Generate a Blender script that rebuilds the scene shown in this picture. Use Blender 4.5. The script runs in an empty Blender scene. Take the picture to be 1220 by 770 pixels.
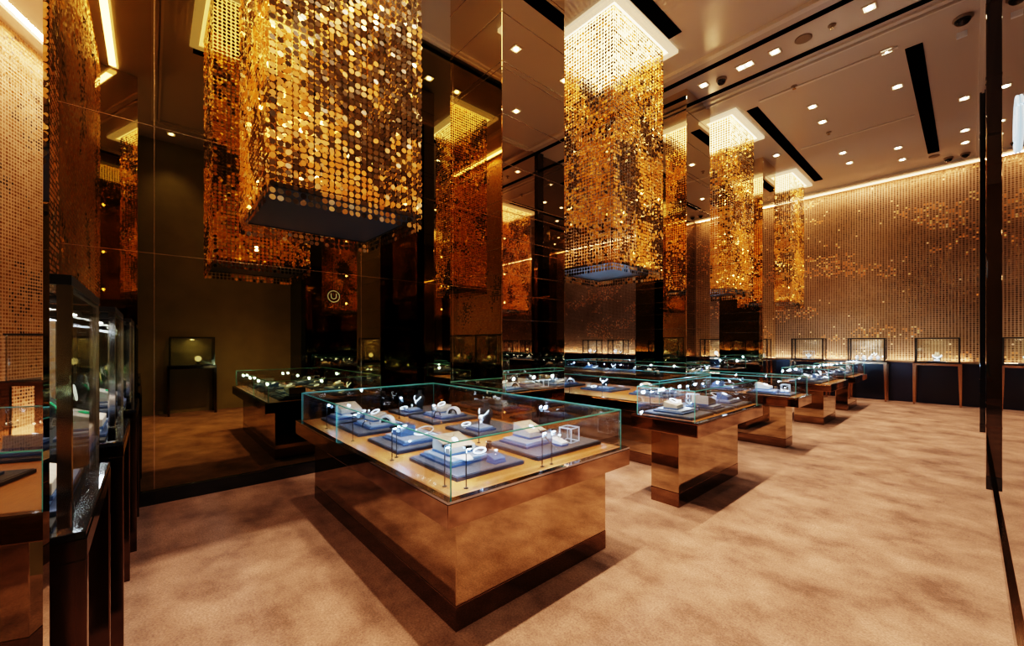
import bpy, bmesh, math, random
from mathutils import Vector, Matrix, noise
random.seed(7)
C = bpy.context.scene.collection
S = 1.5                      # plan unit (eye height) in metres
PI = math.pi
EPS = .0006
HC = 3.8                     # ceiling height in plan units

# ------------------------------------------------------------------ materials
MATS = {}
def mat(name, col=(.5, .5, .5), rough=.5, metal=0., spec=.5, emit=None, es=0., coat=0.):
    if name in MATS: return MATS[name]
    m = bpy.data.materials.new(name); m.use_nodes = True
    b = m.node_tree.nodes['Principled BSDF']
    b.inputs['Base Color'].default_value = (*col, 1)
    b.inputs['Roughness'].default_value = rough
    b.inputs['Metallic'].default_value = metal
    b.inputs['Specular IOR Level'].default_value = spec
    b.inputs['Coat Weight'].default_value = coat
    if emit:
        b.inputs['Emission Color'].default_value = (*emit, 1)
        b.inputs['Emission Strength'].default_value = es
    MATS[name] = m
    return m

def noisy(name, c0, c1, scale, rough=.9, metal=0., bump=0., bscale=200., spec=.3, detail=6., stretch=(1, 1, 1), lo=.35, hi=.65):
    m = mat(name, c0, rough, metal, spec)
    nt = m.node_tree; b = nt.nodes['Principled BSDF']
    tc = nt.nodes.new('ShaderNodeTexCoord'); mp = nt.nodes.new('ShaderNodeMapping')
    mp.inputs['Scale'].default_value = stretch
    n = nt.nodes.new('ShaderNodeTexNoise'); n.inputs['Scale'].default_value = scale; n.inputs['Detail'].default_value = detail
    r = nt.nodes.new('ShaderNodeValToRGB')
    r.color_ramp.elements[0].position = lo; r.color_ramp.elements[0].color = (*c0, 1)
    r.color_ramp.elements[1].position = hi; r.color_ramp.elements[1].color = (*c1, 1)
    nt.links.new(tc.outputs['Object'], mp.inputs['Vector']); nt.links.new(mp.outputs[0], n.inputs['Vector'])
    nt.links.new(n.outputs['Fac'], r.inputs['Fac']); nt.links.new(r.outputs[0], b.inputs['Base Color'])
    if bump:
        n2 = nt.nodes.new('ShaderNodeTexNoise'); n2.inputs['Scale'].default_value = bscale; n2.inputs['Detail'].default_value = 3
        bp = nt.nodes.new('ShaderNodeBump'); bp.inputs['Strength'].default_value = bump; bp.inputs['Distance'].default_value = .01
        nt.links.new(tc.outputs['Object'], n2.inputs['Vector'])
        nt.links.new(n2.outputs['Fac'], bp.inputs['Height']); nt.links.new(bp.outputs[0], b.inputs['Normal'])
    return m

def carpet_mat():
    m = mat('carpet', (.4, .22, .11), 1., 0, .1)
    nt = m.node_tree; b = nt.nodes['Principled BSDF']; L = nt.links
    tc = nt.nodes.new('ShaderNodeTexCoord')
    def nz(scale, detail, c0, c1, lo, hi, stretch=(1, 1, 1)):
        mp = nt.nodes.new('ShaderNodeMapping'); mp.inputs['Scale'].default_value = stretch
        n = nt.nodes.new('ShaderNodeTexNoise'); n.inputs['Scale'].default_value = scale; n.inputs['Detail'].default_value = detail
        n.inputs['Roughness'].default_value = .65
        r = nt.nodes.new('ShaderNodeValToRGB')
        r.color_ramp.elements[0].position = lo; r.color_ramp.elements[0].color = (*c0, 1)
        r.color_ramp.elements[1].position = hi; r.color_ramp.elements[1].color = (*c1, 1)
        L.new(tc.outputs['Object'], mp.inputs['Vector']); L.new(mp.outputs[0], n.inputs['Vector']); L.new(n.outputs['Fac'], r.inputs['Fac'])
        return n, r
    n1, r1 = nz(2.2, 10, (.125, .062, .040), (.37, .212, .15), .33, .67, (1, 1.1, 1))
    n2, r2 = nz(90, 4, (.55, .55, .55), (1.3, 1.3, 1.3), .3, .7)
    mx = nt.nodes.new('ShaderNodeMix'); mx.data_type = 'RGBA'; mx.blend_type = 'MULTIPLY'; mx.inputs[0].default_value = 1
    L.new(r1.outputs[0], mx.inputs[6]); L.new(r2.outputs[0], mx.inputs[7]); L.new(mx.outputs[2], b.inputs['Base Color'])
    bp = nt.nodes.new('ShaderNodeBump'); bp.inputs['Strength'].default_value = .6; bp.inputs['Distance'].default_value = .008
    L.new(n2.outputs['Fac'], bp.inputs['Height']); L.new(bp.outputs[0], b.inputs['Normal'])
    b.inputs['Sheen Weight'].default_value = .15
    return m

def glass_mat(name, tint, gloss=.09):
    m = bpy.data.materials.new(name); m.use_nodes = True; nt = m.node_tree; nt.nodes.clear()
    o = nt.nodes.new('ShaderNodeOutputMaterial'); t = nt.nodes.new('ShaderNodeBsdfTransparent'); g = nt.nodes.new('ShaderNodeBsdfGlossy')
    t.inputs[0].default_value = (*tint, 1); g.inputs['Roughness'].default_value = .01
    lw = nt.nodes.new('ShaderNodeLayerWeight'); lw.inputs[0].default_value = .35
    mr = nt.nodes.new('ShaderNodeMapRange'); mr.inputs['To Min'].default_value = .03; mr.inputs['To Max'].default_value = gloss + .35
    mx = nt.nodes.new('ShaderNodeMixShader')
    nt.links.new(lw.outputs['Fresnel'], mr.inputs['Value']); nt.links.new(mr.outputs[0], mx.inputs[0])
    nt.links.new(t.outputs[0], mx.inputs[1]); nt.links.new(g.outputs[0], mx.inputs[2]); nt.links.new(mx.outputs[0], o.inputs[0])
    MATS[name] = m
    return m

def sequin_mat(name, trans, metal=.85, rough=.24, gain=1.):
    m = bpy.data.materials.new(name); m.use_nodes = True; nt = m.node_tree
    b = nt.nodes['Principled BSDF']; o = nt.nodes['Material Output']
    a = nt.nodes.new('ShaderNodeAttribute'); a.attribute_name = 'Col'
    b.inputs['Metallic'].default_value = metal; b.inputs['Roughness'].default_value = rough
    nt.links.new(a.outputs['Color'], b.inputs['Base Color'])
    tr = nt.nodes.new('ShaderNodeBsdfTranslucent'); mx = nt.nodes.new('ShaderNodeMixShader'); mx.inputs[0].default_value = trans
    mm = nt.nodes.new('ShaderNodeMix'); mm.data_type = 'RGBA'; mm.blend_type = 'MULTIPLY'; mm.inputs[0].default_value = 1
    mm.inputs[7].default_value = (1.0, .62, .2, 1)
    nt.links.new(a.outputs['Color'], mm.inputs[6]); nt.links.new(mm.outputs[2], tr.inputs[0])
    nt.links.new(b.outputs[0], mx.inputs[1]); nt.links.new(tr.outputs[0], mx.inputs[2]); nt.links.new(mx.outputs[0], o.inputs[0])
    MATS[name] = m
    return m

CARPET = carpet_mat()
CEIL = mat('ceiling_paint', (.62, .55, .47), .2, 0, .6)
CEILTRIM = mat('ceiling_trim_paint', (.68, .61, .52), .35)
SLOT = mat('black_slot', (.002, .002, .002), .9, 0, 0)
DARKMIR = mat('dark_mirror', (.26, .215, .09), .015, 1)
BRONZE = mat('bronze_mirror', (.76, .62, .42), .015, 1)
SMOKE = mat('smoked_mirror', (.30, .25, .20), .015, 1)
RIGHTMIR = mat('right_mirror', (.62, .50, .40), .01, 1)
COPPER = noisy('copper_mirror', (.54, .42, .29), (.36, .27, .17), 2.2, .035, 1, 0, 1)
COPPERD = noisy('copper_slab', (.50, .36, .26), (.28, .18, .12), 3.5, .06, 1, 0, 1)
CHROME = mat('chrome', (.85, .85, .88), .06, 1)
JOINT = mat('joint_strip', (.60, .50, .36), .2, 1)
RIM = mat('rim_chrome', (.55, .60, .70), .05, 1)
BLACKG = mat('black_gloss', (.008, .008, .010), .06, 0, .6)
BLACKM = mat('black_metal', (.02, .02, .022), .3, .6)
NAVY = mat('navy_panel', (.011, .011, .028), .25, 0, .5)
DARKBRZ = mat('dark_bronze', (.10, .062, .045), .12, 1)
LEGBRZ = mat('leg_bronze', (.46, .28, .17), .2, 1)
BEIGE = noisy('beige_wall', (.30, .25, .13), (.26, .215, .11), 3, .6)
BACKING = noisy('sequin_backing', (.72, .53, .38), (.50, .34, .22), .9, .7)
WOOD = noisy('tan_wood', (.36, .145, .032), (.27, .10, .02), 12, .35, 0, 0, 1, .5, 5, (1, 9, 1))
GLASS = glass_mat('clear_glass', (.982, .994, .990))
GEDGE = mat('glass_edge', (.10, .36, .31), .15, 0, .6, (.10, .5, .45), .10)  # slight emission stands in for LED light caught in the edges
TRAYD = mat('tray_edge', (.012, .014, .026), .45)
TRAYT = noisy('tray_fabric', (.075, .075, .088), (.055, .055, .066), 60, .9)
PLATE = mat('blue_leather', (.22, .27, .36), .5)
PLATED = mat('navy_leather', (.035, .06, .13), .45)
CUSH = noisy('cushion_suede', (.52, .47, .40), (.46, .41, .34), 40, .9)
CUSHB = mat('cushion_blue', (.05, .10, .22), .6)
WHITE = mat('white_leather', (.82, .84, .86), .45)
SILVER = mat('silver', (.92, .92, .95), .1, 1)
GOLD = mat('gold', (1, .72, .3), .12, 1)
GEM = mat('gem', (.9, .95, 1), .03, 0, 1., (.65, .83, 1), 7.)  # emission paints the sparkle of lamplight on the stones
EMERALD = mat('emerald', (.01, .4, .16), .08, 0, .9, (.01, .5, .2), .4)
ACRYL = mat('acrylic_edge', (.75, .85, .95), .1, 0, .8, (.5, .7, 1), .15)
VELVET = mat('black_velvet', (.012, .012, .014), .9)
BUSTW = mat('ivory_bust', (.78, .70, .55), .7)
WARM = mat('warm_glow', (1, .8, .5), .5, 0, 0, (1, .70, .36), 6)
WARMIN = mat('warm_glow_inner', (1, .8, .5), .5, 0, 0, (1, .62, .25), 7)
COVE = mat('cove_glow', (1, .7, .4), .5, 0, 0, (1, .56, .27), 5)
BULB = mat('bulb_glow', (1, .9, .7), .5, 0, 0, (1, .84, .6), 38)
LEDC = mat('led_cool', (.8, .9, 1), .5, 0, 0, (.55, .78, 1), 260)
LEDW = mat('led_case', (1, .97, .9), .5, 0, 0, (1, .93, .8), 40)
LOGO = mat('logo_glow', (.8, .9, 1), .5, 0, 0, (.6, .85, 1), 1.0)
DETECT = mat('dark_dome', (.01, .01, .012), .12)
GRILLE = mat('speaker_grille', (.25, .19, .13), .6)
SEQ_P = sequin_mat('sequin_pendant', .34, .85, .24)
SEQ_W = sequin_mat('sequin_wall_discs', .22, .8, .3)

# ------------------------------------------------------------------ mesh helpers (metres)
def bx(bm, x0, x1, y0, y1, z0, z1):
    v = [bm.verts.new(p) for p in ((x0, y0, z0), (x1, y0, z0), (x1, y1, z0), (x0, y1, z0), (x0, y0, z1), (x1, y0, z1), (x1, y1, z1), (x0, y1, z1))]
    for f in ((0, 3, 2, 1), (4, 5, 6, 7), (0, 1, 5, 4), (1, 2, 6, 5), (2, 3, 7, 6), (3, 0, 4, 7)):
        bm.faces.new([v[i] for i in f])
def box(*a, bevel=0.):
    bm = bmesh.new(); bx(bm, *a)
    if bevel: bmesh.ops.bevel(bm, geom=bm.edges[:], offset=bevel, segments=2, affect='EDGES', profile=.6)
    return bm
def boxes(lst):
    bm = bmesh.new()
    for a in lst: bx(bm, *a)
    return bm
def lathe(bm, prof, n=16, c=(0, 0, 0), sx=1., sy=1.):
    rings = []
    for r, z in prof:
        rings.append([bm.verts.new((c[0] + sx * r * math.cos(2 * PI * k / n), c[1] + sy * r * math.sin(2 * PI * k / n), c[2] + z)) for k in range(n)])
    for a, b in zip(rings, rings[1:]):
        for k in range(n): bm.faces.new((a[k], a[(k + 1) % n], b[(k + 1) % n], b[k]))
    bm.faces.new(rings[0][::-1]); bm.faces.new(rings[-1])
def lat(prof, n=16, **k):
    bm = bmesh.new(); lathe(bm, prof, n, **k); return bm
def tube(bm, pts, r, n=6, closed=False):
    pts = [Vector(p) for p in pts]; rings = []; N = len(pts)
    for i, p in enumerate(pts):
        d = (pts[(i + 1) % N] - pts[i - 1]) if closed else (pts[min(i + 1, N - 1)] - pts[max(i - 1, 0)])
        d.normalize(); up = Vector((0, 0, 1)) if abs(d.z) < .9 else Vector((1, 0, 0))
        a = d.cross(up).normalized(); b = d.cross(a)
        rr = r[i] if isinstance(r, (list, tuple)) else r
        rings.append([bm.verts.new(p + a * rr * math.cos(2 * PI * k / n) + b * rr * math.sin(2 * PI * k / n)) for k in range(n)])
    for i in range(N if closed else N - 1):
        A, B = rings[i], rings[(i + 1) % N]
        for k in range(n): bm.faces.new((A[k], A[(k + 1) % n], B[(k + 1) % n], B[k]))
    if not closed: bm.faces.new(rings[0][::-1]); bm.faces.new(rings[-1])
def beads(bm, pts, r):
    for i, p in enumerate(pts):
        bmesh.ops.create_icosphere(bm, subdivisions=1, radius=r[i] if isinstance(r, list) else r, matrix=Matrix.Translation(p))
def prism(bm, poly, z0, z1):
    a = [bm.verts.new((x, y, z0)) for x, y in poly]; b = [bm.verts.new((x, y, z1)) for x, y in poly]; n = len(poly)
    bm.faces.new(a[::-1]); bm.faces.new(b)
    for k in range(n): bm.faces.new((a[k], a[(k + 1) % n], b[(k + 1) % n], b[k]))
def wedge_bm(sx, sy, z0, h0, h1, bevel=.004):
    bm = bmesh.new()
    prof = [(-sy / 2, z0), (sy / 2, z0), (sy / 2, z0 + h1), (-sy / 2, z0 + h0)]
    a = [bm.verts.new((-sx / 2, y, z)) for y, z in prof]; b = [bm.verts.new((sx / 2, y, z)) for y, z in prof]
    bm.faces.new(a[::-1]); bm.faces.new(b)
    for k in range(4): bm.faces.new((a[k], a[(k + 1) % 4], b[(k + 1) % 4], b[k]))
    bmesh.ops.bevel(bm, geom=bm.edges[:], offset=bevel, segments=2, affect='EDGES', profile=.6)
    return bm

def mesh(name, bm, m, smooth=False):
    bmesh.ops.recalc_face_normals(bm, faces=bm.faces[:])
    me = bpy.data.meshes.new(name); bm.to_mesh(me); bm.free(); me.materials.append(m)
    if smooth:
        for p in me.polygons: p.use_smooth = True
    return me
def obj(name, bm, m, parent=None, smooth=False, label=None):
    o = bpy.data.objects.new(name, bm if isinstance(bm, bpy.types.Mesh) else mesh(name, bm, m, smooth)); C.objects.link(o)
    if parent: o.parent = parent
    if label: o['label'] = label
    return o
def tag(o, label, cat, group=None, kind=None):
    o['label'] = label; o['category'] = cat
    if group: o['group'] = group
    if kind: o['kind'] = kind
    return o
def thing(name, label, cat, loc=(0, 0, 0), rz=0, group=None):
    o = bpy.data.objects.new(name, None); C.objects.link(o); o.location = loc; o.rotation_euler = (0, 0, rz)
    o.empty_display_size = .05
    return tag(o, label, cat, group)
def struct(name, bm, m, parent=None):
    o = obj(name, bm, m, parent)
    if not parent: o['kind'] = 'structure'
    return o
def u(*a): return [S * x for x in a]
def ubox(*a): return box(*u(*a))
def dup(root, loc, rz, label, group=None):
    r = root.copy(); C.objects.link(r); r.location = loc; r.rotation_euler = (0, 0, rz); r['label'] = label
    if group: r['group'] = group
    for ch in list(root.children):
        c = ch.copy(); C.objects.link(c); c.parent = r
        for g in list(ch.children):
            d = g.copy(); C.objects.link(d); d.parent = c
    return r
def light(kind, name, loc, energy, col, parent=None, **k):
    d = bpy.data.lights.new(name, kind); d.energy = energy; d.color = col
    rot = k.pop('rot', None)
    for a, b in k.items(): setattr(d, a, b)
    o = bpy.data.objects.new(name, d); C.objects.link(o); o.location = loc
    if rot: o.rotation_euler = rot
    if parent: o.parent = parent
    return o

# ------------------------------------------------------------------ the room
XM, XR, YN, YB = -3.35, .11, -.40, 9.58
struct('floor', ubox(-9.2, 5.6, -2.9, 10.0, -.08, 0), CARPET)
struct('ceiling', ubox(-9.2, 5.6, -2.9, 10.0, HC, HC + .1), CEIL)
struct('wall_back', ubox(-9.0, .35, YB, YB + .1, .66, HC), BACKING)
struct('trim_back', ubox(-9.0, .35, YB - .06, YB + .1, 0, .66), NAVY)
# dark mirrored partition on the left, with its panel joints and black baseboard
wl = struct('wall_left', ubox(XM - .1, XM, YN - .1, 2.62, 0, HC), DARKMIR)
jl = []
for z in (1.55, 2.335):
    jl.append(u(XM - .01, XM + .003, YN, 2.62, z - .0015, z + .0015))
for y in (.014, 1.3):
    jl.append(u(XM - .01, XM + .003, y - .0015, y + .0015, .09, HC))
struct('trim_left', boxes(jl), JOINT)
struct('baseboard_left', ubox(XM - .01, XM + .02, YN, 2.64, 0, .085), BLACKG)
struct('wall_partition_end', ubox(-9.0, XM, 2.52, 2.62, 0, HC), DARKMIR)
struct('wall_far_left', ubox(-9.1, -9.0, 2.5, 9.7, 0, HC), DARKMIR)
# near sequin wall behind the left row of cases
struct('wall_near', ubox(XM - .1, -.93, YN - .12, YN - .02, 0, HC), BACKING)
struct('trim_near', ubox(XM, -.93, YN - .025, YN + .012, 0, .66), NAVY)
# tilted mirrored pilaster at the end of the near wall
a = math.radians(79.5); dx, dy = math.cos(a), math.sin(a)
p0 = (-.85, -.112); p1 = (p0[0] - .32 * dx, p0[1] - .32 * dy)
bm = bmesh.new(); prism(bm, [u(*p0), u(p0[0] - .02, p0[1] + .0036), u(p1[0] - .02, p1[1] + .0036), u(*p1)], 0, HC * S)
struct('trim_near_mirror', bm, mat('clear_mirror', (.85, .8, .72), .008, 1))
# wing behind the camera: sequin wall, plain walls
struct('wall_wing_back', ubox(-1.0, 5.4, -2.72, -2.62, 0, HC), BACKING)
struct('wall_wing_left', ubox(-1.05, -.95, -2.7, -.5, 0, HC), DARKMIR)
struct('wall_wing_right', ubox(5.3, 5.4, -2.7, -.42, 0, HC), DARKMIR)
struct('wall_right_near', ubox(.75, .85, -.42, 1.75, 0, HC), BEIGE)
struct('wall_wing_front', ubox(.85, 5.4, -.47, -.37, 0, HC), BEIGE)
struct('wall_right_return', ubox(XR, .85, 1.72, 1.78, 0, HC), BLACKG)
# right hand mirror wall: mirror, posts
struct('wall_right', ubox(XR, XR + .06, 1.78, 4.25, 0, HC), RIGHTMIR)
struct('wall_right_rear', ubox(.125, .2, 4.25, YB, 0, HC), SMOKE)
struct('baseboard_right', ubox(XR - .012, XR + .01, 1.78, 4.25, 0, .06), DARKBRZ)
for y, w in ((4.25, .112), (6.9, .10)):
    t = thing('mirrored_post', 'tall black mirrored post against the right wall, ' + ('wider and nearer one' if y < 5 else 'thin one farther back by the sequin wall'), 'post', (S * (.075 + w / 2), S * (y + .06), 0), 0, 'black mirrored posts')
    t['kind'] = 'structure'
    obj('shaft', box(*u(-w / 2, w / 2, -.06, .06, .09, HC), bevel=.004), mat('post_mirror', (.10, .085, .075), .02, 1) if y < 5 else BLACKG, t)
    obj('plinth', box(*u(-w / 2 - .001, w / 2 + .001, -.062, .062, 0, .09), bevel=.004), BLACKG, t)
    obj('joint_strip', boxes([u(-w / 2 - .002, w / 2 + .002, -.0625, .0625, z, z + .006) for z in (.42, .58, 1.0, 1.6, 2.2, 2.8, 3.3)]), DARKBRZ, t)

# ceiling detail: recessed black slots, moulded coffer frames
def slot(x0, x1, y0, y1, label):
    o = obj('ceiling_slot', ubox(x0, x1, y0, y1, HC - .006, HC + .004), SLOT); tag(o, label, 'ceiling slot', 'black slots in the ceiling', 'structure')
slot(-3.3, XR, 4.225, 4.29, 'long thin black slot across the ceiling, nearer of the close pair')
slot(-3.3, XR, 4.71, 4.775, 'long thin black slot across the ceiling, farther of the close pair')
slot(-.41, -.29, 5.38, 8.62, 'wide black air slot in the ceiling, on the right-wall side')
slot(-1.79, -1.67, 5.38, 8.62, 'wide black air slot in the ceiling beside the hanging sequin lamps')
slot(-1.84, -1.72, .3, 3.57, 'black air slot in the front ceiling bay above the big counter')
tr = []
def frame(x0, x1, y0, y1, w, d):
    for q in ((x0, x1, y0, y0 + w), (x0, x1, y1 - w, y1), (x0, x0 + w, y0 + w, y1 - w), (x1 - w, x1, y0 + w, y1 - w)):
        tr.append(u(*q, HC - d, HC + .01))
frame(-3.3, XR, 4.83, 9.3, .05, .02); frame(-3.3, XR, 4.90, 9.22, .02, .035)
tr += [u(-1.62, -.45, y, y + .035, HC - .012, HC + .01) for y in (5.26, 7.0)]
frame(-3.3, XR, .0, 4.12, .05, .02); frame(-3.3, XR, .06, 4.06, .02, .035)
struct('trim_ceiling', boxes(tr), CEILTRIM)

# coves
def cove(name, x0, x1, y0, y1, label):
    o = obj(name, ubox(x0, x1, y0 + .03, y1, HC - .02, HC - .002), COVE)
    return tag(o, label, 'cove light', None, 'structure')
cove('cove_light', -8.9, .1, YB - .15, YB - .07, 'glowing warm cove line along the top of the back sequin wall')
cove('cove_light', XM, -.95, YN + .07, YN + .15, 'glowing warm cove line along the top of the near sequin wall')
cove('cove_light', 1.0, 5.2, -2.5, -2.42, 'glowing warm cove line seen in the tilted mirror at left')

# ------------------------------------------------------------------ sequins
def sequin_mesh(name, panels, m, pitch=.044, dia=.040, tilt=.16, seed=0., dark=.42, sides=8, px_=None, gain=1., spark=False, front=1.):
    V, F, COL = [], [], []
    rnd = random.Random(int(seed * 13) + 5)
    for pi_, (o, ud, w, h) in enumerate(panels):          # o = top corner, ud = horizontal unit direction, w, h metres; hangs downwards
        o = Vector(o); ud = Vector(ud); nrm = ud.cross(Vector((0, 0, 1)))
        nc, nr = int(w / (px_ or pitch)), int(h / pitch); px = w / nc
        for c in range(nc):
            swing = rnd.gauss(0, .35 * tilt)
            for r in range(nr):
                p = o + ud * (px * (c + .5)) + Vector((0, 0, -pitch * (r + .5)))
                ta, tb = rnd.gauss(swing, tilt), rnd.gauss(0, tilt * .5)
                e1 = (ud + nrm * ta).normalized(); e2 = (Vector((0, 0, 1)) + nrm * tb).normalized()
                b = len(V); rr = dia / 2
                for k in range(sides):
                    an = 2 * PI * (k + .5) / sides
                    V.append(p + e1 * (rr * math.cos(an)) + e2 * (rr * math.sin(an)))
                F.append(tuple(range(b, b + sides)))
                q = Vector((p.x + p.y, p.x - p.y, p.z * 1.25 + .35 * (p.x + p.y)))
                n = noise.noise(q * 1.15 + Vector((seed, 0, 0))) * .75 + noise.noise(q * 3.1) * .4
                k = rnd.random()
                if spark:          # wall strings: brown discs with drifting clusters of bright gold and painted-on sparkle
                    n2 = noise.noise(Vector((p.x * .55, p.z * 1.9, 4.2))) + .45 * noise.noise(Vector((p.x * 2.4, p.z * 4.1, 9.1)))
                    g = .10 + .22 * rnd.random() + .12 * noise.noise(Vector((p.x * .8, p.z * .8, 1.3)))
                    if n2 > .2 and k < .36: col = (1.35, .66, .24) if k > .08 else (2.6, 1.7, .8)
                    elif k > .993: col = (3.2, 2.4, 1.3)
                    else: col = (g * 1.25, g * .78, g * .42)
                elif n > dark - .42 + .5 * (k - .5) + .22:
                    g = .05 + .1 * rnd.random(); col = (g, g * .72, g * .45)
                elif k > .93: col = (1., .86, .62)
                elif k > .6: col = (.95, .60, .24)
                elif k > .3: col = (.88, .50, .16)
                else: col = (.72, .36, .11)
                gg = gain * (front if pi_ == 0 else 1.); COL.append(tuple(c_ * gg for c_ in col))  # first panel's disc colours darkened to paint its shaded side
    me = bpy.data.meshes.new(name); me.from_pydata([tuple(v) for v in V], [], F); me.materials.append(m)
    ca = me.color_attributes.new('Col', 'FLOAT_COLOR', 'CORNER')
    flat = []
    for c in COL: flat.extend((*c, 1.) * sides)
    ca.data.foreach_set('color', flat); me.update()
    return me
def curtain(name, panels, m, label, **k):
    o = bpy.data.objects.new(name, sequin_mesh(name, panels, m, **k)); C.objects.link(o)
    return tag(o, label, 'sequin curtain', 'sequin wall curtains')
curtain('sequin_curtain', [((-8.9 * S, (YB - .035) * S, (HC - .03) * S), (1, 0, 0), 9.0 * S, (HC - .70) * S)], SEQ_W, 'wall-wide gold sequin curtain covering the back wall', seed=3.3, tilt=.12, dark=.5, dia=.040, pitch=.048, px_=.054, gain=.7, spark=True)
curtain('sequin_curtain', [((-.95 * S, (YN + .02) * S, (HC - .03) * S), (-1, 0, 0), 2.38 * S, (HC - .70) * S)], SEQ_W, 'dark gold sequin curtain behind the row of glass cases at left', seed=8.1, tilt=.12, dark=.5, dia=.036, pitch=.044)
curtain('sequin_curtain', [((5.2 * S, -2.58 * S, (HC - .03) * S), (-1, 0, 0), 4.0 * S, (HC - .25) * S)], SEQ_W, 'bright copper sequin curtain seen in the tilted mirror at far left', seed=1.7, tilt=.08, dark=.62, dia=.036, pitch=.047, gain=.3)

# four hanging sequin lamps
PX0, PX1, PB = -2.70, -1.95, 1.60
def pendant(y0, y1, label, i):
    cx, cy = (PX0 + PX1) / 2, (y0 + y1) / 2
    t = thing('sequin_pendant', label, 'pendant lamp', (S * cx, S * cy, S * PB), 0, 'square sequin pendant lamps')
    w, d = (PX1 - PX0) * S, (y1 - y0) * S; H = (HC - PB) * S
    pan = [((-w / 2, -d / 2, H), (1, 0, 0), w, H), ((w / 2, -d / 2, H), (0, 1, 0), d, H), ((w / 2, d / 2, H), (-1, 0, 0), w, H), ((-w / 2, d / 2, H), (0, -1, 0), d, H)]
    obj('sequin_curtain', sequin_mesh('sequin_curtain', pan, SEQ_P, seed=2.4 + 3.7 * i, tilt=.2, dia=.039, dark=.26, front=.55 if i else .9), None, t)  # front dims the near-facing curtain, shade put into its colour
    e = .10 * S; f = .035 * S
    ring = lambda a, b, z0, z1: boxes([(-w / 2 - a, w / 2 + a, -d / 2 - a, -d / 2 - b, z0, z1), (-w / 2 - a, w / 2 + a, d / 2 + b, d / 2 + a, z0, z1),
                                       (-w / 2 - a, -w / 2 - b, -d / 2 - b, d / 2 + b, z0, z1), (w / 2 + b, w / 2 + a, -d / 2 - b, d / 2 + b, z0, z1)])
    c = obj('canopy_frame', ring(e, f, H - .045, H - .001), mat('canopy_rim', (.8, .62, .4), .5, 0, .5, (1, .72, .42), .9), t)
    obj('light_panel', ring(f, .012, H - .03, H - .002), WARM, c)
    obj('light_panel', box(-w / 2 + .03, w / 2 - .03, -d / 2 + .03, d / 2 - .03, H - .03, H - .002), WARMIN, c)
    b = obj('bottom_tray', box(-w / 2 + .03, w / 2 - .03, -d / 2 + .03, d / 2 - .03, .105, .123), mat('tray_black', (.05, .052, .062), .35), t)
    obj('tray_rim', boxes([(-w / 2 + .02, w / 2 - .02, -d / 2 + .02, -d / 2 + .03, .098, .128), (-w / 2 + .02, w / 2 - .02, d / 2 - .03, d / 2 - .02, .098, .128),
                           (-w / 2 + .02, -w / 2 + .03, -d / 2 + .03, d / 2 - .03, .098, .128), (w / 2 - .03, w / 2 - .02, -d / 2 + .03, d / 2 - .03, .098, .128)]), BLACKM, b)
    for zz, e_ in ((.75, 22), (.4, 26), (.12, 22)):
        light('POINT', 'pendant_glow', (0, 0, H * zz), e_, (1, .6, .24), t, shadow_soft_size=.03)
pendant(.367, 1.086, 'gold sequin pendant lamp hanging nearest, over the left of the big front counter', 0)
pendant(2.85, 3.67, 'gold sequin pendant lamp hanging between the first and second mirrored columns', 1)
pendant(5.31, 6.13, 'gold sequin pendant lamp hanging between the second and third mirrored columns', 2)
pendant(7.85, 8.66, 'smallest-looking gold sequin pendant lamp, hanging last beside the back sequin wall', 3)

# three mirrored columns
JZ = [.35, .50, .72, 1.15, 1.32, 1.46, 1.63, 1.70, 1.88, 1.95, 2.2, 2.53, 2.84, 2.88, 3.21, 3.55]
def column(y0, y1, label):
    x0, x1 = -2.70, -2.07; cx, cy = (x0 + x1) / 2, (y0 + y1) / 2; w, d = (x1 - x0) / 2, (y1 - y0) / 2
    t = thing('mirrored_column', label, 'column', (S * cx, S * cy, 0), 0, 'mirrored columns'); t['kind'] = 'structure'
    obj('shaft', box(*u(-w, w, -d, d, 0, HC), bevel=.006), BRONZE, t)
    jb = []
    for z in JZ: jb.append(u(-w - .0025, w + .0025, -d - .0018, d + .0018, z, z + .004))
    obj('joint_strip', boxes(jb), JOINT, t)
column(1.75, 2.38, 'square bronze mirrored column standing behind the big front counter')
column(4.41, 5.02, 'square bronze mirrored column standing between the second and third pendant lamps')
column(6.90, 7.50, 'square bronze mirrored column standing farthest back, before the last pendant lamp')

# ------------------------------------------------------------------ ceiling fittings
def downlight(x, y, label, twin=False, power=1.):
    t = thing('downlight', label, 'ceiling light', (S * x, S * y, S * HC), 0, 'recessed square downlights')
    w = .075 if not twin else .125; d = .075
    fr = obj('trim_frame', boxes([(-w, w, -d, -d + .018, -.010, .004), (-w, w, d - .018, d, -.010, .004), (-w, -w + .018, -d + .018, d - .018, -.010, .004), (w - .018, w, -d + .018, d - .018, -.010, .004)]),
             mat('downlight_trim', (.6, .48, .34), .35), t)
    obj('reflector', box(-w + .018, w - .018, -d + .018, d - .018, -.004, .002), mat('reflector', (.8, .7, .5), .3, 0, .5, (1, .8, .5), 2.0), fr)
    for sx in ((-.055, .055) if twin else (0,)):
        obj('lamp', lat([(.016, -.018), (.034, -.014), (.036, -.004)], 14, c=(sx, 0, 0)), BULB, t)
    light('SPOT', 'downlight_beam', (0, 0, -.04), 210 * power, (1, .78, .56), t, spot_size=math.radians(88), spot_blend=.8, shadow_soft_size=.05)
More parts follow.
